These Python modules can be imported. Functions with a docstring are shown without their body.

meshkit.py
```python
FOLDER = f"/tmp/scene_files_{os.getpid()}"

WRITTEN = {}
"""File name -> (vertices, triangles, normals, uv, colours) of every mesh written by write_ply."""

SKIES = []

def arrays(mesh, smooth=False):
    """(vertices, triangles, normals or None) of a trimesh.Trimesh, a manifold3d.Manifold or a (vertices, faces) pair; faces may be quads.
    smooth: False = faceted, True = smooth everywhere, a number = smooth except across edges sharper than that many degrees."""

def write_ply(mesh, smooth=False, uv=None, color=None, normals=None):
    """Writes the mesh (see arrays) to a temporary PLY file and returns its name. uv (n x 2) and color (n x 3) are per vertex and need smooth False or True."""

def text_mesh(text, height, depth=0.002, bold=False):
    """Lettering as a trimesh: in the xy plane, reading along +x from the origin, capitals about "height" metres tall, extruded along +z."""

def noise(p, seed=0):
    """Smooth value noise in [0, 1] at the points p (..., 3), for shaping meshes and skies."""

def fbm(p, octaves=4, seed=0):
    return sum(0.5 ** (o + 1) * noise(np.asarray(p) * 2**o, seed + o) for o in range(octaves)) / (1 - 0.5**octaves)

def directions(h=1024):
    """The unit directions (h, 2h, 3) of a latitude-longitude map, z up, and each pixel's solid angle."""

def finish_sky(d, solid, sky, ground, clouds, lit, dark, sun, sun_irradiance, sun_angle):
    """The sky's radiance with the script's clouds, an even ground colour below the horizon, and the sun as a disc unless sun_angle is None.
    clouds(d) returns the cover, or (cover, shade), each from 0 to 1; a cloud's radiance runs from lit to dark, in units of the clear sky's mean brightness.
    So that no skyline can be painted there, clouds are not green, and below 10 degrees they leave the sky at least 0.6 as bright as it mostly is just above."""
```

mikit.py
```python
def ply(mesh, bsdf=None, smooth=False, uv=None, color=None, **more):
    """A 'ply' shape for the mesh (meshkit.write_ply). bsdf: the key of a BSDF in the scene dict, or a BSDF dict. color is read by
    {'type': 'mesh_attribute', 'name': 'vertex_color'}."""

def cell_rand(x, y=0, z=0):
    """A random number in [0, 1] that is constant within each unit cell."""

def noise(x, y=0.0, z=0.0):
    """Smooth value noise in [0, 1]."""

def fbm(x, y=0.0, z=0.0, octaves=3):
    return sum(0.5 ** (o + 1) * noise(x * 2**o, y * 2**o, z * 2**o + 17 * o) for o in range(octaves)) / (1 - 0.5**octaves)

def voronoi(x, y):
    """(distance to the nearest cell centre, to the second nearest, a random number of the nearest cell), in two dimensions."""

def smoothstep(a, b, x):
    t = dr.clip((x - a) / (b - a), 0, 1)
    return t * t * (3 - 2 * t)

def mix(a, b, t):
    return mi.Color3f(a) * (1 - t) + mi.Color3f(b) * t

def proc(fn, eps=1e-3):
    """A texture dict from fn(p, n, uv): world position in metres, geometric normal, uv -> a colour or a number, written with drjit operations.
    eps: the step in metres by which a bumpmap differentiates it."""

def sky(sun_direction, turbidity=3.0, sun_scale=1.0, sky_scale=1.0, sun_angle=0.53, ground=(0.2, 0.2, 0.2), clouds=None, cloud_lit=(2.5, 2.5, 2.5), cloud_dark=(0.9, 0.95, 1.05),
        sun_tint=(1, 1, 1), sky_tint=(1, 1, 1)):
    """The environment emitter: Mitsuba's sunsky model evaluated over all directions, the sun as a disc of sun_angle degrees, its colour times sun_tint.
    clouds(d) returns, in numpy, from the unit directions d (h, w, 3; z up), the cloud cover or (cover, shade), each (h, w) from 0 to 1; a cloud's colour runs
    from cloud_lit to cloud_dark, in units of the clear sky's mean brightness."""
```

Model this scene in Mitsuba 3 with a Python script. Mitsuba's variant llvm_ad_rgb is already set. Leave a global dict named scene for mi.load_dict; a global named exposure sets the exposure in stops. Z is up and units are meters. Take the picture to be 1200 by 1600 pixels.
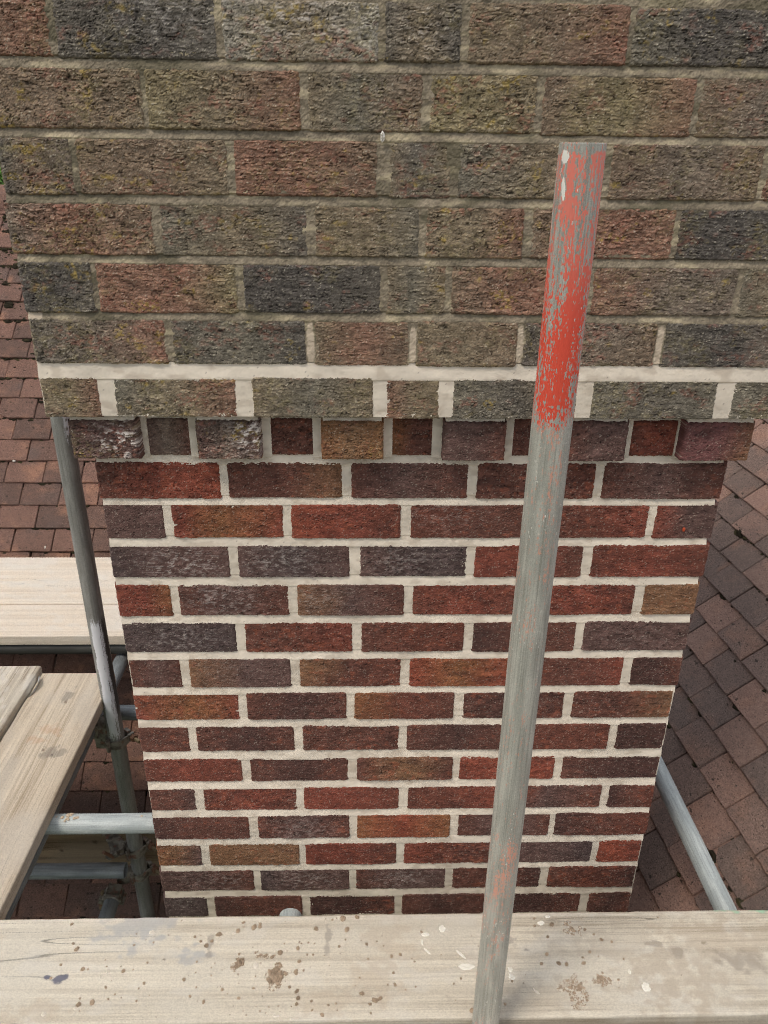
import math
import numpy as np
import drjit as dr
import mitsuba as mi
import trimesh
import meshkit
import mikit
from meshkit import noise as N3, fbm as F3

T = mi.ScalarTransform4f
H = 8.0                      # eye height above the garden, metres
scene, labels = {}, {}

# ---------------------------------------------------------------- camera, sky, exposure
_p, _ro, _ya = 0.43921, -0.01259, 0.02797
_fw = np.array([math.sin(_ya) * math.cos(_p), math.cos(_ya) * math.cos(_p), -math.sin(_p)])
_r0 = np.array([math.cos(_ya), -math.sin(_ya), 0.0])
_d0 = np.cross(_fw, _r0)
_dn = _d0 * math.cos(_ro) - _r0 * math.sin(_ro)
scene['camera'] = {
    'type': 'perspective', 'fov': 2 * math.degrees(math.atan(0.5)), 'fov_axis': 'x', 'near_clip': 0.02, 'far_clip': 200.0,
    'to_world': T().look_at(origin=[0, 0, H], target=[float(_fw[0]), float(_fw[1]), H + float(_fw[2])], up=[float(-_dn[0]), float(-_dn[1]), float(-_dn[2])])}
scene['sky'] = mikit.sky((-0.45, -0.42, 1.0), turbidity=3, sun_scale=0.40, sun_angle=15, sun_tint=(0.93, 1.0, 1.12), clouds=lambda d: 1.0, cloud_lit=(2.40, 2.5, 2.66))
exposure = 1.83

# ---------------------------------------------------------------- helpers
def lin(c):
    c = np.asarray(c, float) / 255.0
    return np.where(c <= 0.04045, c / 12.92, ((c + 0.055) / 1.055) ** 2.4)


def L3(c, k=1.0):
    return [float(x) for x in np.minimum(lin(c) * k, 0.9)]


def numbered(base):
    if base not in scene and base not in labels:
        return base
    i = 1
    while f'{base}_{i:03d}' in scene or f'{base}_{i:03d}' in labels:
        i += 1
    return f'{base}_{i:03d}'


def add(key, mesh, bsdf, smooth=False, uv=None, color=None):
    if isinstance(mesh, trimesh.Trimesh):
        v, f = np.array(mesh.vertices), np.array(mesh.faces)
    else:
        v, f = np.array(mesh[0], float), np.array(mesh[1])
    v = v + [0, 0, H]
    scene[key] = mikit.ply((v, f), 'mat_' + bsdf, smooth=smooth, uv=uv, color=color)
    return key


def thing(name, label, cat, group=None, kind=None):
    key = numbered(name)
    labels[key] = {'label': label, 'category': cat}
    if group:
        labels[key]['group'] = group
    if kind:
        labels[key]['kind'] = kind
    return key


def part(parent, name, mesh, bsdf, label=None, kind=None, **kw):
    key = numbered(f'{parent}__{name}')
    add(key, mesh, bsdf, **kw)
    if label or kind:
        labels[key] = {**({'label': label} if label else {}), **({'kind': kind} if kind else {})}
    return key


def join(meshes):
    vs, fs, o = [], [], 0
    for m in meshes:
        v, f = (m.vertices, m.faces) if isinstance(m, trimesh.Trimesh) else m
        v, f = np.asarray(v, float), np.asarray(f)
        if f.shape[1] == 4:
            f = np.vstack([f[:, [0, 1, 2]], f[:, [0, 2, 3]]])
        vs.append(v)
        fs.append(f + o)
        o += len(v)
    return np.vstack(vs), np.vstack(fs)


def grid_faces(ny, nx):
    i = np.arange(ny * nx).reshape(ny, nx)
    a, b, c, d = i[:-1, :-1].ravel(), i[:-1, 1:].ravel(), i[1:, 1:].ravel(), i[1:, :-1].ravel()
    return np.vstack([np.stack([a, b, c], 1), np.stack([a, c, d], 1)])


def bx(x0, x1, y0, y1, z0, z1):
    m = trimesh.creation.box(extents=[x1 - x0, y1 - y0, z1 - z0])
    m.apply_translation([(x0 + x1) / 2, (y0 + y1) / 2, (z0 + z1) / 2])
    return m


def p3(a, b, c=0.0):
    return np.stack(np.broadcast_arrays(a, b, c), -1)


def frame(d):
    d = np.asarray(d, float) / np.linalg.norm(d)
    a = np.cross([0, 0, 1.0], d) if abs(d[2]) < 0.9 else np.array([1.0, 0, 0])
    a /= np.linalg.norm(a)
    return d, a, np.cross(d, a)


def tube(p0, p1, ro=0.02415, ri=0.0201, sides=44, step=0.06, seed=0, dent=0.0004, cap0=True, cap1=True):
    """A hollow steel tube with open ends: (vertices, faces, uv); uv = (angle 0..1, metres from p0)."""
    p0, p1 = np.asarray(p0, float), np.asarray(p1, float)
    d, a, b = frame(p1 - p0)
    ln = np.linalg.norm(p1 - p0)
    n = max(2, int(ln / step) + 1)
    prof = [(ri, 0.05), (ri, 0.0), (ro - 0.0008, 0.0)] + [(ro, 0.0008 + (ln - 0.0016) * i / n) for i in range(n + 1)] + [(ro - 0.0008, ln), (ri, ln), (ri, ln - 0.05)]
    ang = np.linspace(0, 2 * np.pi, sides + 1)
    R, S = np.array(prof).T
    A, S2 = np.meshgrid(ang, S)
    R2 = np.repeat(R[:, None], sides + 1, 1)
    R2 = R2 + dent * 2 * (N3(p3(np.cos(A) * 2 + 5, np.sin(A) * 2, S2 * 9), seed) - 0.5)
    V = p0 + d * S2[..., None] + R2[..., None] * (np.cos(A)[..., None] * a + np.sin(A)[..., None] * b)
    return V.reshape(-1, 3), grid_faces(len(R), sides + 1), np.stack([A.ravel() / (2 * np.pi), S2.ravel()], 1)


# ---------------------------------------------------------------- materials
def M(name, d):
    scene['mat_' + name] = {'type': 'twosided', 'bsdf': d}
    return name


VC = {'type': 'mesh_attribute', 'name': 'vertex_color'}
M('brick_face', {'type': 'principled', 'base_color': VC, 'roughness': 0.8, 'specular': 0.25})
M('mortar_face', {'type': 'principled', 'base_color': VC, 'roughness': 0.95, 'specular': 0.15})
M('dirt', {'type': 'principled', 'base_color': VC, 'roughness': 0.95, 'specular': 0.1})

nz, fb, sst, mx = mikit.noise, mikit.fbm, mikit.smoothstep, mikit.mix


def spots(p_a, p_b, lst):
    """Smooth mask of the elliptical stains (a, b, ra, rb) with ragged edges."""
    w = fb(p_a * 55, p_b * 75, 3.0, octaves=4) * 2.6
    m = mi.Float(0)
    for a, b, ra, rb in lst:
        r = dr.sqrt(dr.square((p_a - a) / ra) + dr.square((p_b - b) / rb)) + w - 1.3
        m = dr.maximum(m, 1 - sst(0.45, 1.25, r))
    return m


def wood(axis, light, dark, grey, seed, knots=(), stains=(), grain=1.0, white=0.0, cracks=0.5, grain_right=False):
    light, dark, grey = L3(light), L3(dark), L3(grey)

    def coords(p):
        if axis == 'x':
            return p.x, p.y + 0.7 * p.z
        return p.y, p.x + 0.7 * p.z

    def warp(a, c):
        w = c + 0.012 * (fb(a * 1.3, c * 9, seed) - 0.5)
        for ka, kc, kr in knots:
            q = dr.square((a - ka) / (kr * 3.2)) + dr.square((c - kc) / kr)
            w = w + (c - kc) * dr.exp(-q) * -0.75
        return w

    def col(p, n, uv):
        a, c = coords(p)
        w = warp(a, c)
        band = nz(a * 0.9, w * 85, seed + 1.0)
        fine = nz(a * 5.0, w * 420, seed + 2.0)
        fine2 = nz(a * 22.0, w * 900, seed + 3.0)
        blot = fb(a * 6, c * 14, seed + 4.0)
        gr = grain * (0.75 + 0.65 * sst(0.0, 0.6, a)) if grain_right else grain
        t = dr.clip((0.48 * sst(0.35, 0.75, band) + 0.42 * sst(0.4, 0.8, fine) + 0.25 * fine2) * gr, 0, 1)
        o = mx(light, dark, t)
        o = mx(o, grey, 0.75 * sst(0.42, 0.72, blot))
        o = o * (0.86 + 0.28 * nz(a * 500, c * 900, seed))
        crk = nz(a * 2.0, w * 60, seed + 7.0)
        crk = (1 - sst(0.0, 0.016, dr.abs(crk - 0.5))) * sst(0.55, 0.7, nz(a * 1.5, c * 12, seed + 9.0))
        o = o * (1 - cracks * crk)
        for ka, kc, kr in knots:
            q = dr.sqrt(dr.square((a - ka) / (kr * 1.2)) + dr.square((c - kc) / (kr * 0.75)))
            o = mx(o, [dark[0] * 0.45, dark[1] * 0.42, dark[2] * 0.42], 0.75 * (1 - sst(0.25, 0.75, q + 0.25 * nz(a * 300, c * 300))))
        if white:
            o = mx(o, [0.62, 0.6, 0.56], white * sst(0.56, 0.72, fb(a * 18, c * 40, seed + 11.0)))
        for colr, k, lst in stains:
            o = mx(o, L3(colr), k * spots(a, c - 0.7 * p.z, lst))
        return o

    def bump(p, n, uv):
        a, c = coords(p)
        w = warp(a, c)
        return nz(a * 5.0, w * 420, seed + 2.0) * 0.6 + nz(a * 0.9, w * 85, seed + 1.0) * 0.4 + 0.25 * nz(a * 400, c * 700, seed)
    return col, bump


def wood_mat(name, bump_scale=0.0006, **k):
    c, b = wood(**k)
    return M(name, {'type': 'bumpmap', 'tex': mikit.proc(b, eps=0.0006), 'scale': bump_scale,
              'bsdf': {'type': 'principled', 'base_color': mikit.proc(c), 'roughness': 0.8, 'specular': 0.25}})


ZP = H - 1.47                 # top of the working platform (world z)
zc = 0.7 * ZP
wood_mat('wood_front', axis='x', light=(211, 203, 187), dark=(156, 144, 126), grey=(197, 190, 176), seed=11.0, grain=0.72, white=0.2, cracks=0.55, grain_right=True, bump_scale=0.001,
         knots=((0.33, 1.03 + zc, 0.010), (-0.40, 1.02 + zc, 0.007), (0.70, 1.04 + zc, 0.011)),
         stains=(((158, 160, 162), 0.55, [(-0.465, 1.105, 0.075, 0.05), (-0.34, 1.03, 0.03, 0.02)]),
                 ((176, 158, 136), 0.3, [(0.02, 0.97, 0.05, 0.05), (-0.06, 0.93, 0.05, 0.03), (0.62, 0.97, 0.09, 0.06), (0.75, 1.05, 0.12, 0.05), (0.05, 1.06, 0.06, 0.04), (-0.62, 0.92, 0.06, 0.02)]),
                 ((132, 124, 116), 0.5, [(-0.315, 1.045, 0.007, 0.03), (-0.075, 1.06, 0.006, 0.03), (0.28, 1.055, 0.025, 0.02), (0.64, 1.02, 0.012, 0.01), (0.60, 1.04, 0.02, 0.006), (0.76, 1.0, 0.05, 0.02)]),
                 ((164, 152, 136), 0.28, [(0.75, 1.0, 0.22, 0.12), (0.5, 1.05, 0.12, 0.05), (0.32, 0.93, 0.10, 0.04)]),
                 ((84, 86, 106), 0.85, [(-0.592, 0.984, 0.011, 0.007), (-0.622, 0.987, 0.007, 0.003)]),
                 ((150, 190, 160), 0.8, [(0.86, 1.117, 0.10, 0.007)])))
wood_mat('wood_weathered', axis='y', light=(202, 189, 170), dark=(154, 138, 118), grey=(182, 172, 158), seed=23.0, grain=0.95, white=0.05, cracks=0.35,
         knots=((1.82, -0.875 + zc, 0.016), (1.62, -0.865 + zc, 0.013), (1.60, -0.835 + zc, 0.012), (1.33, -0.90 + zc, 0.012), (1.30, -0.86 + zc, 0.011), (1.12, -0.88 + zc, 0.013)),
         stains=(((176, 130, 92), 0.3, [(1.70, -0.86, 0.02, 0.035), (1.66, -0.90, 0.015, 0.03)]), ((110, 104, 98), 0.5, [(1.85, -0.88, 0.03, 0.02), (1.61, -0.83, 0.02, 0.03)])))
wood_mat('wood_grey', axis='y', light=(205, 196, 180), dark=(132, 118, 102), grey=(186, 178, 164), seed=37.0, grain=0.95, white=0.3, cracks=0.85)
wood_mat('wood_new', axis='x', light=(212, 200, 184), dark=(186, 170, 152), grey=(205, 196, 184), seed=51.0, grain=0.6, white=0.28, cracks=0.55)
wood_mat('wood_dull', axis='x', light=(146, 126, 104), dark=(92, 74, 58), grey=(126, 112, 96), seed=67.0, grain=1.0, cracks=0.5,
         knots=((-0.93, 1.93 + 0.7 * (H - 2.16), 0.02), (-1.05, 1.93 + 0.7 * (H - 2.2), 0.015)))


def steel(base, light, dark, seed, rust=0.0, paint=None):
    base, light, dark = L3(base), L3(light), L3(dark)

    def fn(p, n, uv):
        a, s = uv.x, uv.y
        ca, sa = dr.cos(a * 2 * dr.pi), dr.sin(a * 2 * dr.pi)
        streak = nz(ca * 22 + 30, sa * 22 + 30, s * 7 + seed)
        streak2 = nz(ca * 60 + 90, sa * 60 + 90, s * 22 + seed)
        grit = nz(ca * 30 + 50, sa * 30 + 50, s * 900)
        m = fb(ca * 3 + 9, sa * 3 + 9, s * 14 + seed)
        o = mx(base, light, sst(0.35, 0.75, m) * 0.7)
        o = mx(o, dark, 0.38 * sst(0.5, 0.78, streak) + 0.25 * sst(0.55, 0.8, streak2))
        o = o * (0.82 + 0.36 * grit)
        if rust:
            o = mx(o, L3((112, 62, 40)), rust * sst(0.55, 0.7, fb(ca * 5 + 4, sa * 5 + 4, s * 30 + seed)))
        if paint:
            o = paint(o, a, s, ca, sa)
        return o
    return fn


def front_paint(o, a, s, ca, sa):
    """Worn red paint; s runs from the pole's foot, top at 3.2 m."""
    h = 3.2 - s
    big = fb(ca * 1.8 + 3, sa * 1.8 + 3, h * 14, octaves=2)
    st = nz(ca * 13 + 20, sa * 13 + 20, h * 48)
    fl = nz(ca * 20 + 60, sa * 20 + 60, h * 230)
    fl2 = nz(ca * 40 + 60, sa * 40 + 60, h * 420)
    v = 0.32 * big + 0.26 * st + 0.32 * fl + 0.20 * fl2
    band = 0.055 * sst(0.15, 0.20, h) * sst(0.30, 0.26, h) + 0.02 * sst(0.0, 0.02, h) - 0.14 * sst(0.012, 0.005, h)
    side = 0.12 * sst(0.35, 0.9, ca) * sst(0.12, 0.2, h) + 0.04 * sst(0.5, 0.9, -ca)
    fade = sst(0.29, 0.315, h + 0.03 * (st - 0.5))
    low = 0.075 * sst(0.93, 0.99, h) * sst(1.26, 1.18, h) * sst(0.0, 0.6, -sa - 0.5 * ca) - 0.105 * fade - 0.05 * sst(0.5, 0.6, h)
    k = v + band + low - side
    o = mx(o, L3((186, 152, 140)), 0.5 * sst(0.50, 0.57, k) * (1 - 0.6 * fade))
    red = mx(L3((212, 118, 102)), L3((212, 78, 58)), sst(0.05, 0.2, h))
    o = mx(o, red, sst(0.535, 0.572, k) * (1 - fade))
    o = mx(o, L3((206, 146, 126)), sst(0.555, 0.58, k) * fade * 0.85)
    rg = 0.5 * nz(ca * 30, sa * 30, h * 300) + 0.4 * nz(ca * 60, sa * 60, h * 600)
    d1 = dr.square((sa + 0.53) / 0.20) + dr.square((h - 0.013) / 0.0075)
    d2 = dr.square((sa + 0.60 + 4.0 * (h - 0.04)) / 0.09) + dr.square((h - 0.043) / 0.013)
    blob = sst(1.25, 1.05, dr.minimum(d1, d2) + rg) * sst(0.3, 0.5, -ca)
    o = mx(o, [0.72, 0.70, 0.64], blob)
    sp = nz(ca * 24 + 7, sa * 24 + 7, h * 160)
    return mx(o, [0.75, 0.73, 0.68], sst(0.86, 0.9, sp) * sst(0.55, 0.7, nz(ca * 3, sa * 3, h * 12)))


def white_patch(o, a, s, ca, sa):
    """White brushed paint on the left standard: long patch on its face and a dab near the top of the part in view."""
    z = s - 2.45                                 # height relative to the eye
    rag = 0.16 * (nz(ca * 14 + 20, sa * 14 + 20, z * 26) - 0.5) + 0.10 * (nz(ca * 30 + 5, sa * 30 + 5, z * 90) - 0.5)
    face = sst(0.72, 0.80, ca * 0.25 - sa * 0.95 + rag)
    m = face * sst(-1.62, -1.60, z + rag * 0.25) * sst(-1.195, -1.215, z + rag * 0.25)
    m = m * sst(0.28, 0.36, nz(ca * 26 + 70, sa * 26 + 70, z * 14) + 0.55 * sst(0.55, 0.1, ca))
    dab = sst(0.66, 0.74, ca * 0.97 - sa * 0.2 + rag) * sst(-0.67, -0.66, z + rag * 0.3) * sst(0.3, 0.42, nz(ca * 20, sa * 20, z * 90))
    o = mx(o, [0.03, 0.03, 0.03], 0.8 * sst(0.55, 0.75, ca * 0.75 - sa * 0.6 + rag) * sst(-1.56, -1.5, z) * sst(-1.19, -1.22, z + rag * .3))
    return mx(o, [0.66, 0.68, 0.72], dr.maximum(m, dab))


def steel_mat(name, rough, metal, *a, **k):
    return M(name, {'type': 'principled', 'base_color': mikit.proc(steel(*a, **k)), 'roughness': rough, 'metallic': metal, 'specular': 0.5})


steel_mat('steel_front', 0.5, 0.12, (156, 155, 146), (184, 182, 172), (114, 114, 106), 1.0, paint=front_paint)
steel_mat('steel_left', 0.5, 0.2, (127, 127, 123), (150, 150, 146), (84, 84, 82), 2.0, paint=white_patch)
steel_mat('steel_pale', 0.65, 0.1, (168, 176, 176), (200, 206, 204), (126, 132, 134), 3.0)
steel_mat('steel_grey', 0.5, 0.3, (128, 134, 138), (154, 160, 162), (88, 94, 98), 4.0)
steel_mat('steel_shaded', 0.6, 0.2, (62, 62, 60), (78, 78, 74), (44, 44, 42), 5.0)  # steel colour darkened to hold the shade under the pale boards


def iron_fn(p, n, uv):
    m = fb(p.x * 60, p.y * 60, p.z * 60)
    o = mx(L3((136, 131, 121)), L3((88, 82, 74)), sst(0.35, 0.7, m))
    o = mx(o, L3((120, 66, 44)), 0.55 * sst(0.58, 0.70, fb(p.x * 45 + 7, p.y * 45, p.z * 45)))
    return o * (0.8 + 0.4 * nz(p.x * 900, p.y * 900, p.z * 900))


M('clamp_iron', {'type': 'principled', 'base_color': mikit.proc(iron_fn), 'roughness': 0.6, 'metallic': 0.2, 'specular': 0.5})
M('bolt_iron', {'type': 'principled', 'base_color': {'type': 'rgb', 'value': L3((128, 112, 88))}, 'roughness': 0.5, 'metallic': 0.4})
M('nut_iron', {'type': 'principled', 'base_color': {'type': 'rgb', 'value': L3((112, 82, 64))}, 'roughness': 0.7, 'metallic': 0.1})
M('band_zinc', {'type': 'principled', 'base_color': {'type': 'rgb', 'value': [0.62, 0.65, 0.68]}, 'roughness': 0.35, 'metallic': 0.5})
M('plaster', {'type': 'principled', 'base_color': VC, 'roughness': 0.9, 'specular': 0.2})


def tile_fn(p, n, uv):
    """Concrete-faced clay tile: uv.x = the tile's own tone, uv.y = 0 on the pink roof slope and 1 on the greyer one."""
    tone, side = uv.x, uv.y
    q = fb(p.x * 14 + tone * 90, p.y * 14, p.z * 14 + tone * 40, octaves=4)
    q2 = fb(p.x * 45 + tone * 50, p.y * 45, p.z * 45, octaves=2)
    pink = mx(L3((117, 90, 80)), L3((94, 75, 68)), sst(0.15, 0.85, tone))
    grey = mx(L3((140, 112, 101)), L3((106, 91, 85)), sst(0.1, 0.8, tone))
    o = mx(pink, grey, side)
    o = mx(o, L3((160, 118, 96)), (0.5 - 0.25 * side) * sst(0.52, 0.80, q))
    o = mx(o, L3((92, 82, 79)), 0.5 * sst(0.52, 0.8, fb(p.x * 9 + 4 + tone * 20, p.y * 9, p.z * 9, octaves=4)))
    g = nz(p.x * 420, p.y * 420, p.z * 420)
    g2 = nz(p.x * 230 + 9, p.y * 230, p.z * 230)
    o = o * (0.28 + 0.65 * g + 0.70 * g2 + 0.15 * q2)
    o = mx(o, [0.015, 0.013, 0.012], 0.75 * sst(0.78, 0.86, g2))
    o = mx(o, [0.45, 0.40, 0.36], 0.5 * sst(0.88, 0.94, g))
    blk = fb(p.x * 70 + tone * 31, p.y * 70, p.z * 70, octaves=3)
    return mx(o, [0.02, 0.018, 0.015], 0.8 * sst(0.74, 0.80, blk))


def tile_bump(p, n, uv):
    return nz(p.x * 230 + 9, p.y * 230, p.z * 230) + 0.6 * nz(p.x * 420, p.y * 420, p.z * 420)


M('tile_clay', {'type': 'bumpmap', 'tex': mikit.proc(tile_bump, eps=0.0008), 'scale': 0.0012,
                'bsdf': {'type': 'principled', 'base_color': mikit.proc(tile_fn), 'roughness': 0.9, 'specular': 0.2}})
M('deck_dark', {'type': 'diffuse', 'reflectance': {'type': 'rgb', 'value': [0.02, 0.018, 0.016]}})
M('moss', {'type': 'principled', 'base_color': VC, 'roughness': 1.0, 'specular': 0.05})
M('ground', {'type': 'diffuse', 'reflectance': mikit.proc(lambda p, n, uv: mx([0.05, 0.08, 0.03], [0.09, 0.11, 0.05], fb(p.x * 0.8, p.y * 0.8)))})
M('bark', {'type': 'diffuse', 'reflectance': {'type': 'rgb', 'value': [0.09, 0.07, 0.05]}})
scene['mat_leaf'] = {'type': 'twosided', 'bsdf': {'type': 'principled', 'base_color': VC, 'roughness': 0.6}}

# ---------------------------------------------------------------- ground
add('ground', bx(-60, 60, -60, 60, -H - 0.5, -H), 'ground')
labels['ground'] = {'kind': 'structure'}

# ---------------------------------------------------------------- the chimney stack
YU, YS, YP = 1.236, 1.286, 1.254         # faces of the oversailing head, of the shaft and of the dentil headers
COL = {'R': (126, 68, 55), 'Q': (142, 74, 56), 'O': (138, 94, 62), 'D': (70, 52, 49), 'B': (98, 65, 56), 'P': (96, 77, 73), 'G': (76, 69, 69), 'T': (130, 98, 72), 'V': (110, 74, 74), 'M': (105, 63, 52),
       'o': (132, 118, 98), 'b': (128, 109, 92), 'r': (138, 103, 87), 'g': (100, 95, 88), 'k': (82, 79, 77), 'y': (136, 124, 96), 'l': (160, 155, 144), 'n': (116, 111, 99), 'e': (120, 108, 97)}
# course: (bottom, top, bricks [(left, right)], tones left-middle-right of each brick), metres from the eye
UPPER = {
    'U1': (0.1132, 0.1838, [(-0.5305, -0.4307), (-0.4238, -0.203), (-0.1952, 0.0201), (0.028, 0.133), (0.1436, 0.3661), (0.3723, 0.5972)]),
    'U2': (0.0252, 0.1008, [(-0.5299, -0.3142), (-0.3079, -0.0917), (-0.0817, 0.0828), (0.092, 0.2459), (0.2542, 0.4734), (0.4799, 0.7022)]),
    'U3': (-0.0620, 0.0136, [(-0.5290, -0.4265), (-0.4182, -0.2003), (-0.191, 0.0188), (0.0358, 0.1273), (0.1377, 0.3554), (0.364, 0.5906), (0.5974, 0.6971)]),
    'U4': (-0.1478, -0.0736, [(-0.5353, -0.3181), (-0.3085, -0.0871), (-0.0755, 0.0827), (0.0925, 0.2421), (0.2549, 0.4738), (0.4807, 0.6898)]),
    'U5': (-0.2332, -0.1591, [(-0.5314, -0.4215), (-0.4147, -0.1992), (-0.1893, 0.0252), (0.0342, 0.1276), (0.1367, 0.3511), (0.3592, 0.588), (0.5951, 0.7011)]),
    'U6': (-0.3166, -0.2442, [(-0.529, -0.3173), (-0.3092, -0.0945), (-0.0811, 0.0725), (0.0839, 0.2468), (0.2572, 0.4738), (0.4854, 0.7008)]),
    'U7': (-0.4061, -0.3379, [(-0.53, -0.4372), (-0.4131, -0.2115), (-0.1851, 0.0141), (0.0354, 0.125), (0.1464, 0.3547), (0.3806, 0.5909), (0.617, 0.7065)]),
}
LOWER = {
    'P': (-0.4876, -0.4207, [(-0.5021, -0.391), (-0.2871, -0.1818), (-0.0727, 0.0303), (0.1391, 0.2429), (0.3515, 0.4561), (0.56, 0.6768)]),
    'R': (-0.4906, -0.4260, [(-0.3828, -0.3035), (-0.1677, -0.0878), (0.0456, 0.1228), (0.2596, 0.3466), (0.4707, 0.5583)]),
    'L1': (-0.5759, -0.5078, [(-0.4796, -0.2631), (-0.2458, -0.0425), (-0.0228, 0.1868), (0.2067, 0.4193), (0.4382, 0.6585)]),
    'L2': (-0.6576, -0.5901, [(-0.4775, -0.372), (-0.3544, -0.1527), (-0.1349, 0.066), (0.0875, 0.2996), (0.3201, 0.5303), (0.5473, 0.6591)]),
    'L3': (-0.7421, -0.6753, [(-0.4787, -0.2582), (-0.2389, -0.03), (-0.008, 0.194), (0.2124, 0.4172), (0.4383, 0.6596)]),
    'L4': (-0.8293, -0.7606, [(-0.4783, -0.3772), (-0.36, -0.1491), (-0.1292, 0.0757), (0.0958, 0.3049), (0.3264, 0.5307), (0.5523, 0.6557)]),
    'L5': (-0.9164, -0.8473, [(-0.4775, -0.2571), (-0.2368, -0.0262), (-0.0045, 0.1987), (0.2193, 0.424), (0.4435, 0.6549)]),
    'L6': (-1.0029, -0.9337, [(-0.4759, -0.3749), (-0.3555, -0.1524), (-0.1315, 0.073), (0.094, 0.3027), (0.3239, 0.5328), (0.5541, 0.6545)]),
    'L7': (-1.0884, -1.0210, [(-0.4777, -0.264), (-0.244, -0.0395), (-0.0193, 0.1867), (0.2096, 0.4198), (0.4416, 0.6492)]),
    'L8': (-1.1744, -1.1074, [(-0.4777, -0.376), (-0.357, -0.1512), (-0.1307, 0.0724), (0.093, 0.2989), (0.3211, 0.527), (0.5479, 0.6486)]),
    'L9': (-1.2605, -1.1960, [(-0.4773, -0.269), (-0.2481, -0.037), (-0.0145, 0.1925), (0.2108, 0.4178), (0.4377, 0.6504)]),
    'L10': (-1.3466, -1.2812, [(-0.4763, -0.3785), (-0.3572, -0.1522), (-0.1336, 0.0757), (0.0987, 0.3036), (0.3254, 0.5331), (0.5535, 0.6528)]),
    'L11': (-1.4345, -1.3663, [(-0.4777, -0.2646), (-0.2413, -0.0356), (-0.0151, 0.195), (0.2157, 0.4257), (0.4405, 0.6549)]),
    'L12': (-1.5220, -1.4530, [(-0.4789, -0.3798), (-0.3591, -0.1526), (-0.1363, 0.0745), (0.094, 0.3016), (0.3243, 0.5348), (0.5515, 0.6504)]),
    'L13': (-1.6066, -1.5391, [(-0.481, -0.2634), (-0.2452, -0.0369), (-0.0186, 0.1925), (0.2125, 0.4203), (0.442, 0.648)]),
    'L14': (-1.6946, -1.6288, [(-0.4816, -0.3816), (-0.36, -0.1527), (-0.1309, 0.073), (0.0933, 0.2906), (0.3142, 0.5269), (0.5506, 0.6503)]),
}
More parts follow.
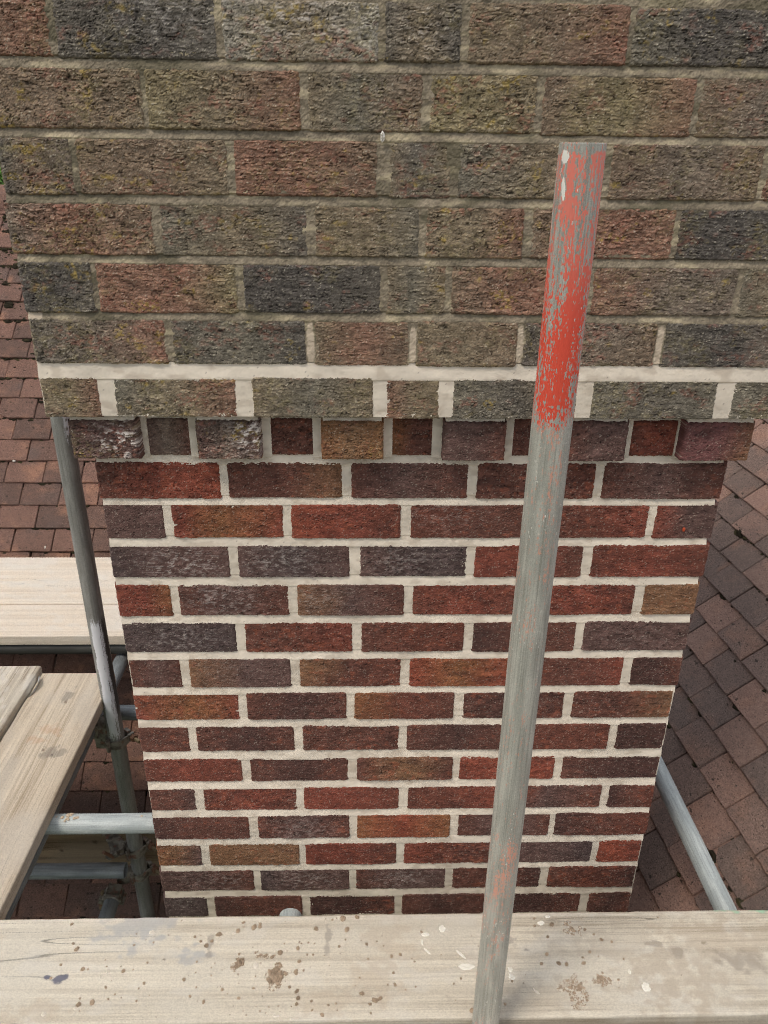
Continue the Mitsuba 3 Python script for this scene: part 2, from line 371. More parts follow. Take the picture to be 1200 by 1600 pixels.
TONE = {
    'U1': 'brr gkg lol gog obr nkg', 'U2': 'bbo yor onb yyo byr ber', 'U3': 'gbe bbo rrb ogo nob beb ren', 'U4': 'erb nog oon oor brr kkg', 'U5': 'kkg rry kkg ono brr ree non', 'U6': 'ger gnk orb oob keb gke', 'U7': 'oor nor ono roo ngo ngn nno',
    'P': 'PPP PeP OTO PPB BPP VVT', 'R': 'PeB BBB OBB BBB BRR',
    'L1': 'BRQ BBT BPB BBM BPB', 'L2': 'PPP ROR QRM MBB BMR RPP', 'L3': 'GPP PGP PGG RRB MRM', 'L4': 'RRO BPB TPB MRM RRM TTT', 'L5': 'GGG BMR BMM DBB PPP', 'L6': 'BPB TPP TBM QOQ MBR DDB', 'L7': 'ROR BDB OMB BDB BBT',
    'L8': 'BBB BDB BBB BDB BMM DDD', 'L9': 'MRM BDB BTB RQR BDD', 'L10': 'BBP MRB RRM MMR MPB DBM', 'L11': 'DBB BPB OQO BPB DBM', 'L12': 'OTP TTT RRB RMB PPG QQR', 'L13': 'PPB GPP BPP BBD BMD', 'L14': 'GGG DBB DDB BDB DDB BDB'}
WHITE = {('P', 0): (0.75, 0.55, 1.2), ('P', 1): (0.88, 0.35, 1.1), ('L3', 0): (0.6, 0.55, .8), ('L3', 1): (0.4, 0.5, .6), ('L3', 2): (0.4, 0.5, .3), ('L4', 1): (0.4, 0.5, .5), ('L4', 2): (0.2, 0.5, .35), ('L5', 0): (0.5, 0.6, .45), ('L5', 4): (.5, .6, .12),
         ('L11', 1): (.5, .6, .25), ('L13', 0): (.6, .6, .35), ('L13', 1): (.5, .5, .45), ('L13', 2): (.5, .5, .5), ('L2', 3): (0.3, 0.3, .3), ('U1', 2): (0.5, 0.3, .45), ('U1', 1): (.7, .3, .35), ('U1', 3): (.5, .5, .3), ('L14', 0): (.5, .3, .3), ('L6', 1): (.3, .4, .2)}
GAIN = 0.90


def pad(a, k):
    return np.pad(a, k, mode='edge')


def make_brick(x0, x1, z0, z1, yf, tones, seed, old, step, depths=(0.006, 0.09), white=None, grow=0.0016):
    """A rustic brick: creased face as a height field, ragged rounded arrises, sides running back into the wall. Returns vertices, faces, colours."""
    rs = np.random.default_rng(seed)
    x0, x1, z0, z1 = x0 - grow, x1 + grow, z0 - grow, z1 + grow
    nx, nz_ = max(4, int(round((x1 - x0) / step)) + 1), max(4, int(round((z1 - z0) / step)) + 1)
    tx, tz = np.linspace(0, 1, nx), np.linspace(0, 1, nz_)
    X, Z = np.meshgrid(x0 + (x1 - x0) * tx, z0 + (z1 - z0) * tz)
    TX, TZ = np.meshgrid(tx, tz)
    so = seed * 3.7
    rag = 0.0008
    eL, eR = (N3(p3(Z[:, 0] / 0.0045, so + k, 0)) - 0.5 for k in (1, 2))
    eB, eT = (N3(p3(X[0] / 0.0045, so + k, 0)) - 0.5 + 0.5 * (N3(p3(X[0] / 0.05, so + k, 9)) - 0.5) for k in (3, 4))
    W, Hh = x1 - x0, z1 - z0
    d = np.minimum(np.minimum(TX, 1 - TX) * W, np.minimum(TZ, 1 - TZ) * Hh)
    cr = 1.0 - np.clip(np.minimum(np.minimum(TX, 1 - TX) * W, 0.012) + np.minimum(np.minimum(TZ, 1 - TZ) * Hh, 0.012), 0, 0.012) / 0.012
    u, v = X / 1.0, Z / 1.0
    ka = rs.uniform(0.65, 1.3)
    a1 = F3(p3(u / 0.022, v / 0.010, so), 3)
    lam, amp, wob = (0.0052 * (0.85 + 0.25 * ka), 0.0025, 1.9) if old else (0.0046, 0.0017, 1.9)
    ph = v / lam + wob * a1 + 1.1 * N3(p3(u / 0.005, v / 0.004, so + 7))
    fr = ph - np.floor(ph)
    brk = N3(p3(u / 0.007, v / 0.0045, so + 3))
    tooth = (1 - fr) * np.clip((brk - 0.28) * 2.0, 0.0, 1)
    lump = F3(p3(u / 0.014, v / 0.0040, so + 11), 3) - 0.5
    slow = F3(p3(u / 0.08, v / 0.04, so + 21), 2) - 0.5
    grit = rs.random(X.shape) - 0.5
    smooth_spot = np.clip((F3(p3(u / 0.07, v / 0.03, so + 23), 2) - 0.35) * 4, 0.35, 1)
    h = ka * amp * tooth * smooth_spot + (0.0017 if old else 0.0018) * lump * smooth_spot + 0.0035 * slow + (0.0010 if old else 0.0008) * grit
    crack = np.abs(F3(p3(u / 0.011, v / 0.0038, so + 31), 2) - 0.5)
    cm = np.clip(1 - crack / 0.034, 0, 1) * np.clip((N3(p3(u / 0.012, v / 0.008, so + 5)) - 0.34) * 4, 0, 1)
    h -= (0.0026 if old else 0.0020) * cm
    pit = np.clip((N3(p3(u / 0.0042, v / 0.0034, so + 33)) - 0.80) * 10, 0, 1)
    h -= 0.0016 * pit
    r = 0.0050 if old else 0.0038
    rr = r * (0.75 + 0.5 * N3(p3(u / 0.004, v / 0.004, so + 41))) * np.where(TZ * Hh < 0.006, 0.55, 1.0)
    Y = yf - h + rr * np.clip(1 - d / rr, 0, 1) ** 2 + 0.004 * cr ** 3
    X = X + rag * (2 * eL[:, None] * (1 - TX) + 2 * eR[:, None] * TX)
    Z = Z + rag * (2 * eB[None] * (1 - TZ) + 2 * eT[None] * TZ)
    # ---- colour: tones across the brick, mottling, darker creases, hollows and pits, lichen on the weathered head
    c3 = np.array([lin(COL[t]) for t in tones])
    c3 = c3 * 0.86 + 0.14 * lin((122, 106, 88)) if old and COL[tones[0]][1] > 78 else c3 * 0.8 + 0.2 * lin((104, 66, 57))
    tt = np.clip(TX + 0.35 * (F3(p3(u / 0.06, v / 0.05, so + 51), 2) - 0.5), 0, 1) * 2
    w0, w2 = np.clip(1 - tt, 0, 1), np.clip(tt - 1, 0, 1)
    C = w0[..., None] * c3[0] + (1 - w0 - w2)[..., None] * c3[1] + w2[..., None] * c3[2]
    m1 = F3(p3(u / 0.022, v / 0.012, so + 61), 4)
    C = C * (0.6 + 0.8 * m1)[..., None]

    def blend(C, col, k):
        k = np.clip(k, 0, 1)[..., None]
        return C * (1 - k) + np.asarray(col) * k
    if old:
        C = blend(C, lin((132, 121, 84)), 0.38 * np.clip((F3(p3(u / 0.05, v / 0.04, 71), 3) - 0.50) * 5, 0, 1) * np.clip((N3(p3(u / 0.004, v / 0.003, so + 8)) - 0.35) * 3, 0, 1))
        C = blend(C, lin((142, 92, 78)), 0.5 * np.clip((F3(p3(u / 0.03, v / 0.02, so + 81), 3) - 0.56) * 8, 0, 1) * np.clip((N3(p3(u / 0.004, v / 0.0025, so + 18)) - 0.4) * 4, 0, 1))
        C = blend(C, lin((160, 136, 66)), 0.62 * np.clip((F3(p3(u / 0.03, v / 0.02, so + 91), 3) - 0.64) * 10, 0, 1) * np.clip((N3(p3(u / 0.0035, v / 0.003, so + 28)) - 0.45) * 4, 0, 1))
        C = blend(C, lin((200, 193, 176)), 0.6 * np.clip((grit + 0.5 - 0.88) * 12, 0, 1) * (0.4 + 0.6 * (tooth > 0.4)))
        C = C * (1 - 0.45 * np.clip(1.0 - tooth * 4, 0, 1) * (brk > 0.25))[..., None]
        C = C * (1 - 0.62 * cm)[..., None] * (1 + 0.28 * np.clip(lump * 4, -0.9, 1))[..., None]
    else:
        C = blend(C, lin((66, 46, 43)), 0.38 * np.clip((F3(p3(u / 0.035, v / 0.018, so + 71), 4) - 0.52) * 5, 0, 1))
        C = blend(C, lin((150, 84, 62)), 0.4 * np.clip(C[..., 0] / C[..., 2] - 2.2, 0, 1) * np.clip((F3(p3(u / 0.012, v / 0.008, so + 81), 3) - 0.60) * 9, 0, 1))
        C = blend(C, lin((190, 178, 164)), 0.5 * np.clip((grit + 0.5 - 0.95) * 25, 0, 1))
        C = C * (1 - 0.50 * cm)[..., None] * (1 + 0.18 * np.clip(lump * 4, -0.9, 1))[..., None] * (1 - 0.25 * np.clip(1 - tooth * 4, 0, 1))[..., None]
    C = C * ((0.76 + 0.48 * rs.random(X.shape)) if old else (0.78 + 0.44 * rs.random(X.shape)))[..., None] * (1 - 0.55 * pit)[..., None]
    if white is not None:
        cx, cz, k = white
        g = np.exp(-((TX - cx) / 0.30) ** 2 - ((TZ - (1 - cz)) / 0.45) ** 2)
        wm = (k if old else 0.62 * k) * g * np.clip(0.3 + 2.2 * (tooth - 0.35) + 2.5 * (F3(p3(u / 0.006, v / 0.0028, so + 101), 2) - 0.5), 0, 1)
        C = blend(C, lin((214, 206, 200)), wm)
    C *= 0.98 if old else 1.02
    k = len(depths)
    X, Z = pad(X, k), pad(Z, k)
    Yp = pad(Y, k)
    C = np.pad(C, ((k, k), (k, k), (0, 0)), mode='edge')
    ii = np.arange(Yp.shape[0])[:, None] + np.zeros(Yp.shape, int)
    jj = np.arange(Yp.shape[1])[None] + np.zeros(Yp.shape, int)
    ring = np.maximum(np.maximum(k - ii, ii - (Yp.shape[0] - 1 - k)), np.maximum(k - jj, jj - (Yp.shape[1] - 1 - k)))
    for q, dep in enumerate(depths):
        on = ring == q + 1
        jit = 0.0012 * (N3(p3(X[on] / 0.005, Z[on] / 0.005, dep * 300 + so)) - 0.5) if dep < 0.08 else 0
        sx = np.where(jj[on] < k, -1, np.where(jj[on] > Yp.shape[1] - 1 - k, 1, 0))
        sz = np.where(ii[on] < k, -1, np.where(ii[on] > Yp.shape[0] - 1 - k, 1, 0))
        Yp[on] = yf + dep
        X[on] += sx * (0.0008 + jit)
        Z[on] += sz * (0.0008 + jit)
    V = np.stack([X, Yp, Z], -1).reshape(-1, 3)
    ny, nx2 = Yp.shape
    F = grid_faces(ny, nx2)
    c = [0, nx2 - 1, ny * nx2 - 1, (ny - 1) * nx2]
    F = np.vstack([F, [[c[0], c[2], c[1]], [c[0], c[3], c[2]]]])
    return V, F, np.clip(C, 0.004, 0.85).reshape(-1, 3)


CH = 'chimney_stack'
labels[CH] = {'label': 'large brick chimney stack with weathered oversailing head above freshly repointed red shaft', 'category': 'chimney'}
sd = 100
solid = {'U': [], 'S': [], 'P': []}
for rows in (UPPER, LOWER):
    for name, (zb, zt, bricks) in rows.items():
        tones = TONE[name].split()
        for i, (xa, xb) in enumerate(bricks):
            sd += 1
            old = name[0] == 'U'
            yf = YU if old else YP if name == 'P' else YS
            rs = np.random.default_rng(sd)
            jz, jy = rs.uniform(-0.0012, 0.0012, 2), rs.uniform(-0.0012, 0.0012)
            white = WHITE.get((name, i))
            dep = (0.006, 0.014, 0.026, 0.042, 0.10) if name in ('P', 'U7') else (0.006, 0.09)
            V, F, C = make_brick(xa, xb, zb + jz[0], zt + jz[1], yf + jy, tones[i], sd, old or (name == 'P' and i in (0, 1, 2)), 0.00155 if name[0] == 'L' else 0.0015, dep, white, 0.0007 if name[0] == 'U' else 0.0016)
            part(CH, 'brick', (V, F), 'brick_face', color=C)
            solid['U' if old else 'P' if name == 'P' else 'S'].append((xa, xb, zb, zt))


def mortar_sheet(xa, xb, za, zb, yf, bricks, joints, new, seed, step=0.0021):
    nx, nz_ = int((xb - xa) / step) + 1, int((zb - za) / step) + 1
    x, z = np.linspace(xa, xb, nx), np.linspace(za, zb, nz_)
    X, Z = np.meshgrid(x, z)
    rs = np.random.default_rng(seed)
    rec = np.full(X.shape, 0.0030 if new else 0.0020)
    for lo, hi in joints:
        t = (z - lo) / max(hi - lo, 1e-4)
        on = (t > -0.2) & (t < 1.2)
        rec[on] = (0.0008 + 0.0042 * np.clip(t[on], 0, 1))[:, None]
    if new:
        Y = yf + rec + 0.0014 * (F3(p3(X / 0.03, Z / 0.012, seed), 3) - 0.5) + 0.0008 * (F3(p3(X / 0.004, Z / 0.004, seed + 4), 2) - 0.5) + 0.0001 * (rs.random(X.shape) - 0.5)
        c = lin((221, 210, 194)) * 0.98
        m = F3(p3(X / 0.05, Z / 0.02, seed + 1), 3)
        C = c * (0.80 + 0.42 * m)[..., None] * (0.97 + 0.06 * rs.random(X.shape))[..., None]
        k = 0.42 * np.clip((F3(p3(X / 0.025, Z / 0.012, seed + 2), 4) - 0.55) * 6, 0, 1)[..., None]
        C = C * (1 - k) + lin((172, 156, 138)) * k
        k = 0.6 * (rs.random(X.shape) > 0.997)[..., None]
        C = C * (1 - k) + lin((110, 96, 84)) * k
    else:
        Y = yf + rec * 1.15 - 0.0006 + 0.0030 * (F3(p3(X / 0.02, Z / 0.012, seed), 3) - 0.5) + 0.0026 * (F3(p3(X / 0.005, Z / 0.004, seed + 4), 2) - 0.5) + 0.0010 * (rs.random(X.shape) - 0.5)
        c = lin((140, 129, 112))
        m = F3(p3(X / 0.03, Z / 0.015, seed + 1), 4)
        C = c * (0.50 + 0.9 * m)[..., None] * (0.72 + 0.56 * rs.random(X.shape))[..., None]
        k = 0.45 * np.clip((F3(p3(X / 0.05, Z / 0.012, seed + 2), 3) - 0.57) * 7, 0, 1)[..., None]
        C = C * (1 - k) + lin((206, 192, 160)) * k * (0.8 + 0.4 * rs.random(X.shape))[..., None]
        k = 0.6 * np.clip((F3(p3(X / 0.06, Z / 0.03, seed + 3), 3) - 0.56) * 7, 0, 1)[..., None]
        C = C * (1 - k) + lin((92, 88, 70)) * k
        for ax, az, rx, rz in ((-0.0872, -0.282, 0.006, 0.036), (0.078, -0.285, 0.0055, 0.032), (0.2515, -0.285, 0.0055, 0.036), (0.4795, -0.285, 0.006, 0.036), (-0.5190, -0.2400, 0.012, 0.010)):
            q = np.clip((1.15 - ((X - ax) / rx) ** 4 - ((Z - az) / rz) ** 4 - 0.5 * N3(p3(X / 0.006, Z / 0.006, 3))) * 4, 0, 1)[..., None] * 0.8
            C = C * (1 - q) + lin((206, 190, 170)) * q
    C *= GAIN
    keep = np.ones(X.shape, bool)
    ins = 0.008
    for a, b, lo, hi in bricks:
        j0, j1 = np.searchsorted(x, a + ins), np.searchsorted(x, b - ins)
        i0, i1 = np.searchsorted(z, lo + ins), np.searchsorted(z, hi - ins)
        if j1 > j0 and i1 > i0:
            keep[i0:i1, j0:j1] = False
    # rim running back into the wall
    X, Z = pad(X, 1), pad(Z, 1)
    Y = pad(Y, 1)
    C = np.pad(C, ((1, 1), (1, 1), (0, 0)), mode='edge')
    keep = pad(keep, 1)
    Y[0], Y[-1], Y[:, 0], Y[:, -1] = (yf + 0.09,) * 4
    F = grid_faces(*X.shape)
    kf = keep.ravel()
    F = F[kf[F].all(1)]
    used = np.unique(F)
    remap = np.full(kf.size, -1)
    remap[used] = np.arange(len(used))
    return np.stack([X, Y, Z], -1).reshape(-1, 3)[used], remap[F], np.clip(C, 0.01, 0.85).reshape(-1, 3)[used]


zu = [UPPER[k][:2] for k in ('U1', 'U2', 'U3', 'U4', 'U5', 'U6', 'U7')]
ju = [(zu[i + 1][1], zu[i][0]) for i in range(6)]
XL, XR, SL, SR = -0.5300, 0.7045, -0.4775, 0.6525
V, F, C = mortar_sheet(XL, XR, zu[5][0] + 0.001, 0.35, YU, solid['U'], ju, False, 7)
part(CH, 'old_mortar', (V, F), 'mortar_face', 'old grey mortar of the weathered head', color=C)
V1, F1, C1 = mortar_sheet(XL, XR, zu[6][0] + 0.001, zu[5][0] + 0.003, YU - 0.0012, solid['U'], ju, True, 8)
zl = [LOWER[k][:2] for k in ['R'] + [f'L{i}' for i in range(1, 15)]]
jl = [(zl[i + 1][1], zl[i][0]) for i in range(14)]
V2, F2, C2 = mortar_sheet(SL, SR, -1.78, zu[6][0], YS, solid['S'], jl, True, 9)
newm = [(V1, F1, C1), (V2, F2, C2)]
for (xa, xb, zb, zt) in solid['P']:       # bed on top of each projecting header
    newm.append(mortar_sheet(xa + 0.001, xb - 0.001, zt - 0.004, zu[6][0] - 0.0005, YP + 0.004, [], [(zt, zu[6][0])], True, 12))
rbr = [(a, b) for a, b in LOWER['R'][2]]
for (xa, xb, zb, zt) in solid['P']:
    for a, b in rbr:
        if 0 < a - xb < 0.03:
            newm.append(mortar_sheet(xb - 0.002, a + 0.0035, zl[0][0] - 0.004, zu[6][0] - 0.001, YP + 0.025, [], [], True, 13))
        if 0 < xa - b < 0.03:
            newm.append(mortar_sheet(b - 0.0035, xa + 0.002, zl[0][0] - 0.004, zu[6][0] - 0.001, YP + 0.025, [], [], True, 14))
vv, ff = join([(a, b) for a, b, _ in newm])
part(CH, 'new_mortar', (vv, ff), 'mortar_face', 'fresh pale cream mortar joints of the repointed shaft', color=np.vstack([c for _, _, c in newm]))
YB = 2.03
core = join([bx(XL + 0.012, XR - 0.012, YU + 0.03, YB + 0.04, zu[6][0] + 0.002, 0.50), bx(SL + 0.012, SR - 0.012, YS + 0.03, YB, -3.4, zu[6][0])])
part(CH, 'mortar_core', core, 'mortar_face', color=np.tile(lin((170, 158, 140)) * 0.8, (len(core[0]), 1)))
# courses out of the photograph: sides and back of the stack, courses above and below the frame
oth, oc = [], []
rs = np.random.default_rng(5)


def plain(x0, x1, y0, y1, z0, z1, tone):
    m = bx(x0, x1, y0, y1, z0, z1)
    oth.append((m.vertices, m.faces))
    oc.append(np.tile(lin(COL[tone]) * rs.uniform(0.6, 1.1), (8, 1)))


for za, zb in [(0.200, 0.272), (0.284, 0.356), (0.366, 0.438)]:
    for k in range(6):
        x = XL + 0.2065 * k
        V, F, C = make_brick(x + 0.005, min(x + 0.2, XR), za, zb, YU, 'obgnre'[k] * 3, int(900 + za * 1000 + k), True, 0.004)
        oth.append((V, F))
        oc.append(C)
for zb, zt in [(-1.781, -1.713), (-1.867, -1.800)]:
    for k in range(5):
        plain(SL + 0.2275 * k, SL + 0.2275 * k + 0.216, YS, YS + 0.09, zb, zt, 'BRMDB'[k])
for (zb, zt), up in [(q, True) for q in zu] + [((0.200, 0.272), True), ((0.284, 0.356), True)] + [(q, False) for q in zl]:
    xl, xr, y0 = (XL, XR, YU + 0.103) if up else (SL, SR, YS + 0.095)
    y = y0
    k = 0
    while y < YB - 0.03:
        y1 = min(y + 0.215, YB)
        t = 'obngre'[(k + int(zb * 90)) % 6] if up else 'BRMDPB'[(k + int(-zb * 90)) % 6]
        plain(xl, xl + 0.05, y, y1, zb, zt, t)
        plain(xr - 0.05, xr, y, y1, zb, zt, t)
        y, k = y1 + 0.011, k + 1
part(CH, 'side_brick', join(oth), 'brick_face', kind='stuff', color=np.vstack(oc))

# small splashes on the brickwork
def splat(cx, cy, cz, axes, ra, rb, seed, thick=0.0018, col=(232, 228, 220)):
    """A low irregular dab of dried plaster, on the plane spanned by axes."""
    rs = np.random.default_rng(seed)
    a, b = (np.asarray(q, float) for q in axes)
    n = np.cross(a, b)
    ang = np.linspace(0, 2 * np.pi, 37)[:-1]
    rad = 0.72 + 0.55 * F3(p3(np.cos(ang) * 1.7 + seed, np.sin(ang) * 1.7, seed), 3) - 0.28 + 0.12 * rs.random(36)
    vs, cs = [], []
    for f, h in ((1.0, -0.0004), (0.9, 0.7), (0.55, 1.0), (0.25, 0.8)):
        hh = thick * h * (0.5 + rs.random(36)) if h > 0 else np.full(36, h)
        vs.append(np.array([cx, cy, cz]) + (rad * f * np.cos(ang) * ra)[:, None] * a + (rad * f * np.sin(ang) * rb)[:, None] * b + hh[:, None] * n)
        cs.append(lin(col) * (0.82 + 0.2 * rs.random(36))[:, None])
    vs.append(np.array([[cx, cy, cz]]) + thick * 0.9 * n)
    cs.append(lin(col)[None] * 0.95)
    F = []
    for q in range(3):
        for i in range(36):
            j = (i + 1) % 36
            F += [[q * 36 + i, q * 36 + j, q * 36 + 36 + j], [q * 36 + i, q * 36 + 36 + j, q * 36 + 36 + i]]
    F += [[108 + i, 108 + (i + 1) % 36, 144] for i in range(36)]
    return np.vstack(vs), np.array(F), np.vstack(cs)


V, F, C = splat(0.0255, YU - 0.0035, 0.0190, ([1, 0, 0], [0, 0, 1]), 0.0045, 0.0085, 3, 0.003)
part(CH, 'plaster_dab', (V, F), 'plaster', 'small white dab stuck on the weathered head', color=C, smooth=True)
V, F, C = splat(0.602, YS - 0.0022, -0.640, ([1, 0, 0], [0, 0, 1]), 0.0035, 0.0055, 4, 0.001, (186, 84, 56))
part(CH, 'brick_chip', (V, F), 'plaster', 'orange chipped spot', color=C, smooth=True)

# ---------------------------------------------------------------- tiled roofs
def tile_mesh(w, ln, t, seed, chip=None):
    """A plain tile in local axes: x across, y up the slope from the tail, z out of the roof."""
    rs = np.random.default_rng(seed)
    nx, ny = 9, 9
    xs = np.concatenate([[0, 0.012], np.linspace(0.15, 0.85, nx - 4), [0.988, 1]]) * w - w / 2
    ys = np.concatenate([[0, 0.012], np.linspace(0.1, 0.9, ny - 4), [0.988, 1]]) * ln
    X, Y = np.meshgrid(xs, ys)
    Z = t + 0.0022 * (1 - (2 * X / w) ** 2) + 0.0014 * (N3(p3(X / 0.03 + seed * 3.1, Y / 0.03, 0)) - 0.5)
    edge = (np.abs(X) > w / 2 - 1e-5) | (Y < 1e-5)
    Z = np.where(edge, Z - 0.0022, Z)
    Y = Y + np.where(Y < 0.004, 0.0035 * (N3(p3(X / 0.018, seed * 5.3, 1)) - 0.5), 0)
    X = X + np.where(np.abs(X) > w * 0.48, 0.0016 * (N3(p3(Y / 0.02, seed * 7.7, 2)) - 0.5), 0)
    if chip:
        side, size = chip
        q = np.clip(1 - (np.abs(X - side * w / 2) / size) - Y / size, 0, 1)
        Y = Y + q * size * 0.8
    X, Y, Zp = pad(X, 1), pad(Y, 1), pad(Z, 1)
    Zp[0], Zp[-1], Zp[:, 0], Zp[:, -1] = (0.0,) * 4
    return np.stack([X, Y, Zp], -1).reshape(-1, 3), grid_faces(*X.shape)


def roof(name, label, O, e, up, courses, cols, inview, keep, side, seed, chips=0.04):
    key = thing(name, label, 'roof')
    n = np.cross(e, up)
    n = n if n[2] > 0 else -n
    rs = np.random.default_rng(seed)
    rest, restuv = [], []
    lib = [tile_mesh(0.1606, 0.19, 0.0140, seed * 10 + q, None if q < 11 else ((-1) ** q, 0.035)) for q in range(14)]
    tails = []
    for j in range(*courses):
        for i in range(*cols):
            s, a = j * GAUGE, (i + 0.5 * (j % 2)) * 0.165 + rs.uniform(-0.002, 0.002)
            c = O + e * a + up * s
            if not keep(c):
                continue
            V, F = lib[rs.integers(0, 14) if rs.random() < chips * 5 else rs.integers(0, 11)]
            rot = rs.normal(0, 0.006)
            x, y, z = V.T
            lift = 0.0245 + rs.uniform(-0.002, 0.003)
            tilt = -0.095 + rs.normal(0, 0.006)
            x, y = x * math.cos(rot) - y * math.sin(rot), x * math.sin(rot) + y * math.cos(rot)
            z = z + lift + y * tilt
            W = c + x[:, None] * e + y[:, None] * up + z[:, None] * n
            tone = np.clip(rs.beta(1.6, 1.9) + (side * 0.12), 0, 1)
            uv = np.tile([tone, side], (len(V), 1))
            if inview(c):
                part(key, 'tile', (W, F), 'tile_clay', uv=uv)
                tails.append((c, n))
            else:
                rest.append((W, F))
                restuv.append(uv)
    if rest:
        part(key, 'far_tile', join(rest), 'tile_clay', kind='stuff', uv=np.vstack(restuv))
    return key, n, tails


SLP = 0.7580
GAUGE = 0.1046
sp, cp = math.sin(SLP), math.cos(SLP)
# main slope, falling towards the viewer; its eaves line runs along x
OL = np.array([-0.815, 1.9, -4.267 + math.tan(SLP) * 1.9 - 0.022])
eL, uL = np.array([1.0, 0, 0]), np.array([0, cp, sp])
valley = lambda c: c[1] - (1.444 + c[0])
kL, nL, tL = roof('tiled_roof', 'red brown tiled roof slope with mossy courses falling towards the platform, left of the chimney', OL, eL, uL, (-8, 31), (-14, 22),
                  lambda c: -0.56 < c[0] / c[1] < -0.17 + 0.0 * c[1] and c[0] < -0.40 and c[1] > 1.70, lambda c: valley(c) > -0.1 and -2.9 < c[0] < 2.6, 0.0, 3)
yw = -0.079
OR = np.array([1.37, 0.0, -1.604 - 0.022])
eR = np.array([math.sin(yw), math.cos(yw), 0.0])
ur = np.array([math.cos(yw), -math.sin(yw), 0.0])
uR = ur * cp + np.array([0, 0, sp])
OR = OR + eR * (2.33 - 14 * 0.165 + 0.0825)
kR, nR, tR = roof('tiled_roof', 'greyer brown tiled roof slope with diagonal looking courses, right of the chimney', OR, -eR, uR, (-14, 20), (-22, 12),
                  lambda c: c[0] / c[1] > 0.36 and c[0] / c[1] < 0.9 and 0.9 < c[1] < 3.6 and c[0] > 0.70 and c[2] < -0.9, lambda c: valley(c) < 0.1 and c[1] > -1.2, 1.0, 4, chips=0.07)


def quad(a, b, c, d, t=0.02):
    n = np.cross(b - a, d - a)
    n = n / np.linalg.norm(n) * t
    v = np.array([a, b, c, d, a - n, b - n, c - n, d - n])
    return v, np.array([[0, 1, 2], [0, 2, 3], [4, 6, 5], [4, 7, 6], [0, 4, 5], [0, 5, 1], [1, 5, 6], [1, 6, 2], [2, 6, 7], [2, 7, 3], [3, 7, 4], [3, 4, 0]])


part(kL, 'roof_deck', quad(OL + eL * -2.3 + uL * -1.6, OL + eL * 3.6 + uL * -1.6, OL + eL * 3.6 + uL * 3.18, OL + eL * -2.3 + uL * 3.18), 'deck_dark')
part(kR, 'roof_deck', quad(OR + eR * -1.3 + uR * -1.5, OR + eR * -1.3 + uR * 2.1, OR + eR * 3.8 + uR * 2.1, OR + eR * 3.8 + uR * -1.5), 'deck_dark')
# ridge tiles along the top of the main slope
ridge = OL + uL * 3.25
for k in range(10):
    x0 = -2.9 + 0.46 * k
    ang = np.linspace(-0.15, np.pi + 0.15, 13)
    prof = [(0.115, a) for a in ang] + [(0.098, a) for a in ang[::-1]]
    vs, n_ = [], len(prof)
    for xx in (x0, x0 + 0.452):
        for r_, a_ in prof:
            vs.append([xx, ridge[1] + 0.02 + r_ * math.cos(a_), ridge[2] - 0.035 + r_ * math.sin(a_)])
    F = [[i, (i + 1) % n_, n_ + (i + 1) % n_] for i in range(n_)] + [[i, n_ + (i + 1) % n_, n_ + i] for i in range(n_)]
    for o_ in (0, n_):
        F += [[o_ + i, o_ + i + 1, o_ + n_ - 2 - i] for i in range(12)] + [[o_ + i, o_ + n_ - 2 - i, o_ + n_ - 1 - i] for i in range(12)]
    part(kL, 'ridge_tile', (np.array(vs), np.array(F)), 'tile_clay', uv=np.tile([0.2 + 0.05 * k, 0.0], (len(vs), 1)))
back = quad(ridge + [-2.1, 0, -0.02], ridge + [3.5, 0, -0.02], ridge + [3.5, 2.6, -2.5], ridge + [-2.1, 2.6, -2.5])
part(kL, 'back_slope', back, 'tile_clay', uv=np.tile([0.5, 0.0], (8, 1)))

# mossy growth, and dark lumps standing in for shadow along tile tails
ICO = trimesh.creation.icosphere(subdivisions=1)
rs = np.random.default_rng(77)


def moss_shade_lump(c, n, r, flat, seed):
    v = np.array(ICO.vertices)
    v = v * (0.35 + 1.3 * F3(v * 2.4 + seed * 3.3, 3)[:, None]) * [1.5, 0.85, 1.0]
    d, a, b = frame(n)
    return c + r * (v[:, :1] * a + v[:, 1:2] * b + flat * v[:, 2:] * d)


